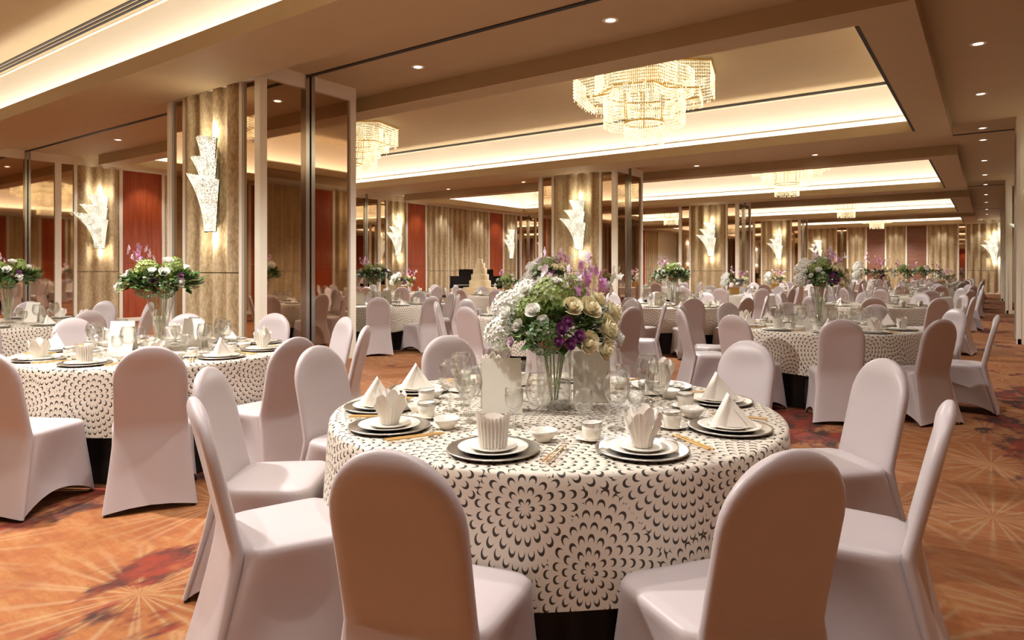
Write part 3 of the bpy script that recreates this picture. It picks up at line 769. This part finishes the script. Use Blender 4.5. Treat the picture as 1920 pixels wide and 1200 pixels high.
# positions are in the table's own frame: x to the right along the aisle side, y away, z up from the flower base
ARR_A = [('hydrangea', 'petal_white', (-.20, -.03, .20), 1.05), ('hydrangea', 'petal_white', (-.24, -.08, .09), .95), ('hydrangea', 'petal_white', (-.12, .10, .26), .9), ('hydrangea', 'pale_green', (-.02, -.08, .24), 1.25), ('hydrangea', 'leaf_green', (-.05, -.19, .09), 1.1), ('hydrangea', 'petal_white', (.20, .10, .18), .9), ('hydrangea', 'pale_green', (.08, .06, .27), 1.0),
         ('rose', 'rose_cream', (.13, -.15, .19), 1.15), ('rose', 'rose_cream', (.20, -.13, .11), 1.25), ('rose', 'rose_cream', (.12, -.20, .06), 1.0), ('rose', 'rose_cream', (.17, -.06, .22), 1.1), ('rose', 'rose_cream', (.24, -.05, .17), 1.1), ('rose', 'petal_white', (.26, -.10, .07), 1.0), ('rose', 'petal_white', (-.16, -.16, .13), .7),
         ('rose', 'petal_purple', (.015, -.235, .12), .75), ('rose', 'petal_purple', (.05, -.24, .06), .7), ('rose', 'petal_purple', (.0, -.245, .07), .65), ('rose', 'petal_purple', (.085, -.235, .09), .7), ('rose', 'rose_cream', (.06, -.19, .20), .95), ('rose', 'rose_cream', (.19, -.16, .03), 1.0), ('rose', 'petal_white', (-.10, -.20, .19), .9), ('rose', 'petal_white', (-.21, -.13, .17), .9), ('rose', 'petal_white', (-.13, -.12, .27), .9), ('rose', 'petal_white', (-.06, -.21, .15), .7), ('hydrangea', 'pale_green', (-.11, -.13, .20), .8), ('hydrangea', 'petal_white', (.22, -.02, .12), .9), ('rose', 'petal_white', (.0, -.12, .31), .7), ('rose', 'petal_purple', (.04, -.22, .145), .7), ('rose', 'petal_pale_pink', (-.19, -.17, .06), .6),
         ('orchid_spray', 'petal_pink', (.11, .0, .24), 1.0), ('orchid_spray', 'petal_pink', (.16, -.02, .22), 1.0), ('orchid_spray', 'petal_pink', (.19, .03, .22), .9), ('orchid_spray', 'petal_pale_pink', (.13, .04, .30), .9), ('orchid_spray', 'petal_pale_pink', (-.02, .02, .27), 1.1), ('orchid_spray', 'petal_pale_pink', (-.04, -.02, .25), .8), ('orchid_spray', 'petal_white', (.23, .02, .25), .9), ('orchid_spray', 'petal_pale_pink', (.05, -.02, .25), .8)]
ARR_B = [('rose', 'petal_white', (-.24, -.10, .06), 1.25), ('rose', 'petal_white', (-.17, -.14, .13), 1.2), ('rose', 'petal_white', (-.20, -.04, .16), 1.1), ('rose', 'petal_white', (.02, -.16, .17), 1.0), ('rose', 'petal_white', (.10, -.15, .17), 1.1), ('rose', 'petal_white', (.20, -.12, .10), 1.05), ('rose', 'petal_white', (.08, -.05, .25), 1.1), ('rose', 'petal_white', (.15, .08, .2), 1.0), ('rose', 'petal_white', (-.10, .14, .18), 1.1),
         ('hydrangea', 'pale_green', (-.07, -.06, .19), 1.15), ('hydrangea', 'pale_green', (.06, .08, .22), 1.0), ('hydrangea', 'leaf_green', (-.02, -.17, .06), 1.0), ('hydrangea', 'leaf_green', (.13, -.17, .05), .9),
         ('rose', 'petal_purple', (.05, -.20, .12), .65), ('rose', 'petal_purple', (.22, -.14, .15), .6), ('rose', 'petal_pale_pink', (-.01, -.19, .13), .6),
         ('orchid_spray', 'petal_pink', (-.12, .0, .22), 1.0), ('orchid_spray', 'petal_pale_pink', (-.17, .0, .22), 1.0), ('orchid_spray', 'petal_pale_pink', (-.08, .04, .24), .9)]
def arrangement(kind, x, y, z, label, s=1.0, yaw=YAW, far=False):
    e = empty('flower_arrangement', (x, y, z), yaw, s); tag(e, label, 'flowers', 'table flower arrangements')
    stuff(put(fol_far if far else (fol_big if kind == 'A' else fol_wide), 'foliage', e, (0, 0, .08)))
    if not far: stuff(put(fol_light, 'light_foliage', e, (0, 0, .08)))
    lst = ARR_A if kind == 'A' else ARR_B
    if far: lst = [q for i, q in enumerate(lst) if q[0] != 'hydrangea'][::2] + [q for q in lst if q[0] == 'hydrangea'][:3]
    for (nm, cl, p, s_) in lst:
        if cl == 'rose_cream': s_ *= 1.3
        me = {'rose': roses, 'hydrangea': hyd, 'orchid_spray': orch}[nm][cl]
        d = Vector((p[0], p[1], p[2] * .9 - .02)) if nm != 'orchid_spray' else Vector((p[0] * .8, p[1] * .5, .35))
        place(me, nm, e, p, d, s_)
    if not far: put(MB().lathe([(0, .012), (.06, .012), (.075, .05), (.0, .07)], 20).mesh('flower_foam', 'red_foam') if not bpy.data.meshes.get('flower_foam') else bpy.data.meshes['flower_foam'], 'flower_foam', e)
    return e

# ---- the tables: name, x, y, angle list (deg, camera frame) with distances, level of detail
TABLES = [
 ('the foreground table', -1.62, 2.59, [(-109, 1.51), (-71, 1.51), (-33, 1.51), (8, 1.66), (40, 1.66), (77, 1.55), (114, 1.53), (149, 1.53), (-178, 1.56), (-149, 1.49)], 2, 'A'),
 ('the large left table', -5.26, 2.63, [(-64, 1.55), (-96, 1.55), (-33, 1.6), (1, 1.6), (40, 1.56), (77, 1.56), (109, 1.56), (145, 1.56), (-177, 1.55), (-132, 1.55)], 2, 'B'),
 ('the right aisle table', -1.54, 8.0, [(-108, 1.58), (-75, 1.55), (-36, 1.6), (5, 1.62), (41, 1.6), (79, 1.55), (110, 1.58), (149, 1.55), (-144, 1.56), (-178, 1.56)], 2, 'A'),
 ('the nearest column table', -9.16, 8.45, [(-76, 1.6), (-42, 1.6), (-5, 1.56), (30, 1.56), (66, 1.56), (102, 1.56), (140, 1.56), (168, 1.56)], 1, 'B'),
 ('the left edge table', -9.46, 2.94, [(46, 1.56), (10, 1.56), (-26, 1.56), (-62, 1.56), (-98, 1.56), (-134, 1.56), (82, 1.56), (118, 1.56)], 1, 'B'),
 ('the second column table', -4.55, 11.2, [(-92, 1.56), (-56, 1.56), (-20, 1.56), (16, 1.56), (52, 1.56), (88, 1.56), (124, 1.56), (160, 1.56), (-164, 1.56), (-128, 1.55)], 1, 'B'),
 ('the table behind the flowers', -4.91, 7.7, [(-131, 1.6), (-95, 1.56), (-55, 1.6), (-15, 1.56), (33, 1.55), (66, 1.56), (102, 1.56), (140, 1.56), (176, 1.55)], 1, 'A'),
]
FAR = [('second aisle table', -1.75, 13.4), ('left column table', -9.8, 13.5), ('piano side table', -13.35, 13.4), ('third aisle table', -1.7, 18.6), ('middle row table', -5.4, 17.4),
       ('fourth aisle table', -1.7, 23.6), ('third column table', -5.7, 22.6), ('between columns table', -9.8, 22.8), ('fifth aisle table', -1.7, 28.8), ('inner fifth row table', -5.7, 28.0),
       ('sixth aisle table', -1.7, 34.0), ('inner sixth row table', -5.7, 33.4), ('last aisle table', -1.7, 39.2), ('inner last row table', -5.7, 39.0)]
for i, (nm, x, y) in enumerate(FAR):
    ph = -80 + (i * 17) % 36
    TABLES.append(('the ' + nm, x, y, [(ph + 36 * k, 1.56) for k in range(10)], 0, 'AB'[i % 2]))

# hand-written labels for the chairs nearest to the camera
T1LAB = ['white covered chair seen from behind, front left of the foreground table', 'white covered chair seen from behind, front right of the foreground table', 'white covered chair seen edge-on at the right of the foreground table',
         'white covered chair with bright glossy patches, right of the foreground table', 'white covered chair half in shadow, back right of the foreground table', 'white covered chair hidden behind the flowers of the foreground table',
         'grey-shaded covered chair facing the camera across the foreground table', 'broad white covered chair, back left of the foreground table', 'white covered chair behind the edge-on chair, left of the foreground table', 'tall white covered chair seen edge-on, left front of the foreground table']
def cw_order(angs):
    """rank clockwise (seen from above) starting from the seat nearest to the camera"""
    near_ = min(range(len(angs)), key=lambda i: math.sin(math.radians(angs[i])))
    key = sorted(range(len(angs)), key=lambda i: (angs[near_] - angs[i]) % 360)
    return {k: r for r, k in enumerate(key)}
def seatword(r): return 'nearest the camera' if r == 0 else '%s clockwise from the camera' % ORD[r]
for ti, (tn, tx, ty, seats, lod, arr) in enumerate(TABLES):
    t = empty('banquet_table', (tx, ty, 0), 0)
    tag(t, 'round banquet table with black underskirt: %s' % tn, 'table', 'round banquet tables')
    put(top_me, 'table_top', t); put(skirt_me, 'underskirt', t)
    for a in range(4): put(leg_me, 'leg', t, (.7 * math.cos(a * PI / 2 + .6), .7 * math.sin(a * PI / 2 + .6), 0))
    c = put(cloths[ti % 3], 'tablecloth', None, (tx, ty, 0), ti * 1.3)
    tag(c, 'white cloth printed with dark scale flowers on %s' % tn, 'tablecloth', 'printed tablecloths')
    order = cw_order([s_[0] for s_ in seats]); ZT_ = .753
    for i, (deg, dist) in enumerate(seats):
        a = math.radians(deg); r = order[i]
        lab = T1LAB[i] if ti == 0 else 'white covered chair %s at %s' % (seatword(r), tn)
        chair(tx, ty, a, dist, lab, lod == 2)
        ex = (math.cos(a) * RT[0] + math.sin(a) * FW[0], math.cos(a) * RT[1] + math.sin(a) * FW[1]); sd = (-ex[1], ex[0])
        def P(rad, lat): return (tx + ex[0] * rad + sd[0] * lat, ty + ex[1] * rad + sd[1] * lat)
        rz = math.atan2(ex[1], ex[0]) + PI / 2       # local -y points out to the guest
        sw = '%s, %s' % (seatword(r), tn)
        p = P(.79, 0)
        o = put(charger_me, 'charger_plate', None, (p[0], p[1], ZT_)); tag(o, 'wide silver charger plate, ' + sw, 'plate', 'silver charger plates')
        z = ZT_ + .0045
        if lod >= 1:
            o = put(dinner_me, 'dinner_plate', None, (p[0], p[1], z)); tag(o, 'white dinner plate on the charger, ' + sw, 'plate', 'white dinner plates'); z += .0065
        if lod == 2:
            o = put(small_me, 'side_plate', None, (p[0], p[1], z)); tag(o, 'small white plate under the napkin, ' + sw, 'plate', 'small plates under napkins'); z += .0055
        kn = (i * 2 + ti) % 3 if ti else [0, 1, 2, 2, 1, 0, 1, 2, 2, 1][i]
        o = put(naps[kn], 'folded_napkin', None, (p[0], p[1], z + (.003 if lod == 2 else 0)), rz + random.uniform(-.3, .3) if ti else YAW, scale=1.0 if lod == 2 else .85)
        tag(o, 'white %s napkin on its plate, %s' % (NAPW[kn], sw), 'napkin', 'folded napkins')
        p = P(.47, .07)
        if ti < 7:
            o = put(wine_me, 'wine_glass', None, (p[0], p[1], ZT_)); tag(o, 'clear stemmed wine glass, ' + sw, 'wine glass', 'wine glasses')
        if lod >= 1 or i % 2 == 0:
            p = P(.42, -.05)
            o = put(goblet_me, 'water_goblet', None, (p[0], p[1], ZT_)); tag(o, 'clear short-stemmed water goblet, ' + sw, 'glass', 'water goblets')
        if lod == 2:
            p = P(.59, -.095)
            o = put(saucer_me, 'saucer', None, (p[0], p[1], ZT_)); tag(o, 'small white saucer under a tea cup, ' + sw, 'saucer', 'tea saucers')
            e = empty('tea_cup', (p[0], p[1], ZT_ + .0045)); tag(e, 'white tea cup with metal rim, ' + sw, 'cup', 'tea cups')
            put(cup_me, 'cup_body', e); put(band_me, 'metal_rim', e)
            p = P(.60, .125)
            o = put(bowl_me, 'soup_bowl', None, (p[0], p[1], ZT_), scale=.9); tag(o, 'small white soup bowl, ' + sw, 'bowl', 'soup bowls')
            o = put(spoon_me, 'soup_spoon', None, (p[0], p[1], ZT_ + .010), rz + .6); tag(o, 'white porcelain spoon in the soup bowl, ' + sw, 'spoon', 'soup spoons')
            p = P(.77, .215)
            o = put(rest_me, 'chopstick_rest', None, (p[0], p[1], ZT_), rz); tag(o, 'silver chopstick rest, ' + sw, 'chopstick rest', 'chopstick rests')
            for q in (-.009, .009):
                p2 = P(.77, .215 + q)
                o = put(stick_me, 'chopstick', None, (p2[0], p2[1], ZT_), rz); tag(o, '%s pale wooden chopstick, %s' % ('left' if q > 0 else 'right', sw), 'chopstick', 'wooden chopsticks')
    # centrepiece
    pv = (tx, ty)
    if ti == 0:
        e = empty('glass_vase', (pv[0], pv[1], ZT_)); tag(e, 'clear glass cylinder vase under the flowers on the foreground table', 'vase', 'glass vases'); put(vase_cyl_me, 'vase_body', e); put(stems_me, 'stems', e)
        arrangement('A', pv[0], pv[1], ZT_ + .255, 'white hydrangea, cream rose and purple orchid arrangement on the foreground table', 1.0)
    elif lod >= 1 or ti in (7, 10, 12, 15):
        s_ = 1.0
        e = empty('glass_vase', (pv[0], pv[1], ZT_)); tag(e, 'tall trumpet glass vase on %s' % tn, 'vase', 'glass vases'); put(vase_tr_me, 'vase_body', e)
        if lod: put(stems_tr_me, 'stems', e)
        arrangement(arr, pv[0], pv[1], ZT_ + .43, 'tall arrangement of roses and orchids on %s' % tn, 1.0 if ti in (1, 2) else 1.1, YAW, far=(lod == 0))
    else:
        o = put(box_me, 'gift_box', None, (pv[0], pv[1], ZT_), YAW); tag(o, 'square gold stand under the flowers on %s' % tn, 'stand', 'gold flower stands')
        arrangement(arr, pv[0], pv[1], ZT_ + .17, 'low arrangement of roses and leaves on %s' % tn, 1.2, YAW, far=True)
    if lod >= 1:
        for j, (mx_, my_) in enumerate(((-.24, -.09), (.19, .16))):
            x = tx + mx_ * RT[0] + my_ * FW[0]; y = ty + mx_ * RT[1] + my_ * FW[1]
            o = put(menu_me, 'menu_card', None, (x, y, ZT_), YAW + (.12 if j == 0 else -.1)); tag(o, 'white folded menu card %s of the vase on %s' % ('left' if j == 0 else 'right', tn), 'menu card', 'folded menu cards')

# ================================================================== CAKE, PIANO
e = empty('cake_table', (-14.92, 18.84, 0)); tag(e, 'small round table draped in pleated gold cloth under the cake', 'table')
MB().lathe([(0, .75), (.6, .75), (.61, .74), (.62, .4), (.66, .02)], 96, wob=lambda i, z: 1 + (.02 * math.sin(i * 2 * PI / 96 * 24) * (.75 - z))).obj('pleated_cloth', 'cake_cloth', e, True)
MB().lathe([(0, .70), (.55, .70), (.55, .735), (0, .735)], 32).obj('table_top', 'brown_wood', e)
MB().lathe([(0, 0), (.3, 0), (.3, .03), (.05, .06), (.05, .70), (0, .70)], 24).obj('pedestal', 'metal_foot', e)
k_ = empty('tiered_cake', (-14.92, 18.84, .75)); tag(k_, 'tall stepped wedding cake with cream icing before the black piano', 'cake')
z = 0
for r, h in ((.39, .25), (.32, .22), (.25, .22), (.18, .18), (.10, .16)):
    t_ = MB().lathe([(0, z), (r, z), (r + .005, z + .01), (r, z + .03), (r, z + h - .01), (r - .01, z + h), (0, z + h)], 40).obj('cake_tier', 'cake_icing', k_, True)
    mb = MB()
    for q in range(int(r * 70)):
        a = 2 * PI * q / int(r * 70); mb.lathe([(0, -.014), (.012, -.007), (.014, 0), (.008, .012), (0, .016)], 6, r * math.cos(a), r * math.sin(a))
        for vi in range(len(mb.v) - 30, len(mb.v)): mb.v[vi] = (mb.v[vi][0], mb.v[vi][1], mb.v[vi][2] + z + .015)
    stuff(mb.obj('icing_beads', 'petal_white', t_))
    z += h
pn = empty('grand_piano', (-16.15, 20.15, 0), YAW + .05, (1.3, 1.1, 1.12)); tag(pn, 'black grand piano by the left wall behind the cake', 'piano')
mb = MB(); N = 40; out = []
for i in range(N + 1):
    t_ = i / N
    if t_ < .5: out.append((-.75 + 1.5 * (t_ / .5), -.75))
    else:
        u_ = (t_ - .5) / .5; out.append((.75 - 1.5 * u_ if u_ > .45 else .75 - .3 * u_, .2 + .75 * math.sin(PI * min(1, u_ * 1.05)) * (1 - .35 * u_)))
def slab(pts, z0, z1):
    n_ = len(pts); m_ = MB(); m_.add([(x, y, z0) for x, y in pts] + [(x, y, z1) for x, y in pts], [tuple(range(n_))[::-1], tuple(range(n_, 2 * n_))] + [(i, (i + 1) % n_, n_ + (i + 1) % n_, n_ + i) for i in range(n_)]); return m_
outl = [(-.75, -.6), (.75, -.6), (.75, .1), (.66, .45), (.45, .68), (.2, .75), (-.02, .7), (-.15, .55), (-.3, .42), (-.55, .38), (-.75, .3)]
slab(outl, .68, .98).obj('case', 'black_gloss', pn)
slab([(x * 1.02, y * 1.02) for x, y in outl], .985, 1.02).obj('lid', 'black_gloss', pn)
MB().box(-.75, .75, -.86, -.6, .62, .72).obj('key_bed', 'black_gloss', pn)
kb = MB().box(-.65, .65, -.84, -.62, .72, .735).obj('keyboard', 'porcelain', pn)
MB().box(-.5, .5, -.55, -.52, 1.02, 1.25).obj('music_desk', 'black_gloss', pn)
for x, y in ((-.6, -.5), (.6, -.5), (.15, .55)): MB().lathe([(0, 0), (.03, 0), (.035, .06), (.05, .3), (.06, .68), (0, .68)], 12, x, y).obj('leg', 'black_gloss', pn)
MB().box(-.12, .12, -.3, -.25, .05, .68).obj('pedal_lyre', 'black_gloss', pn)
bn = empty('piano_bench', (-15.6, 17.5, 0), YAW); tag(bn, 'black padded bench left of the cake table', 'bench')
MB().box(-.4, .4, -.18, .18, .42, .50).obj('seat', 'black_cloth', bn)
for x in (-.35, .35):
    for y in (-.14, .14): MB().tube([(x, y, 0), (x, y, .42)], .022, 8).obj('leg', 'black_gloss', bn)
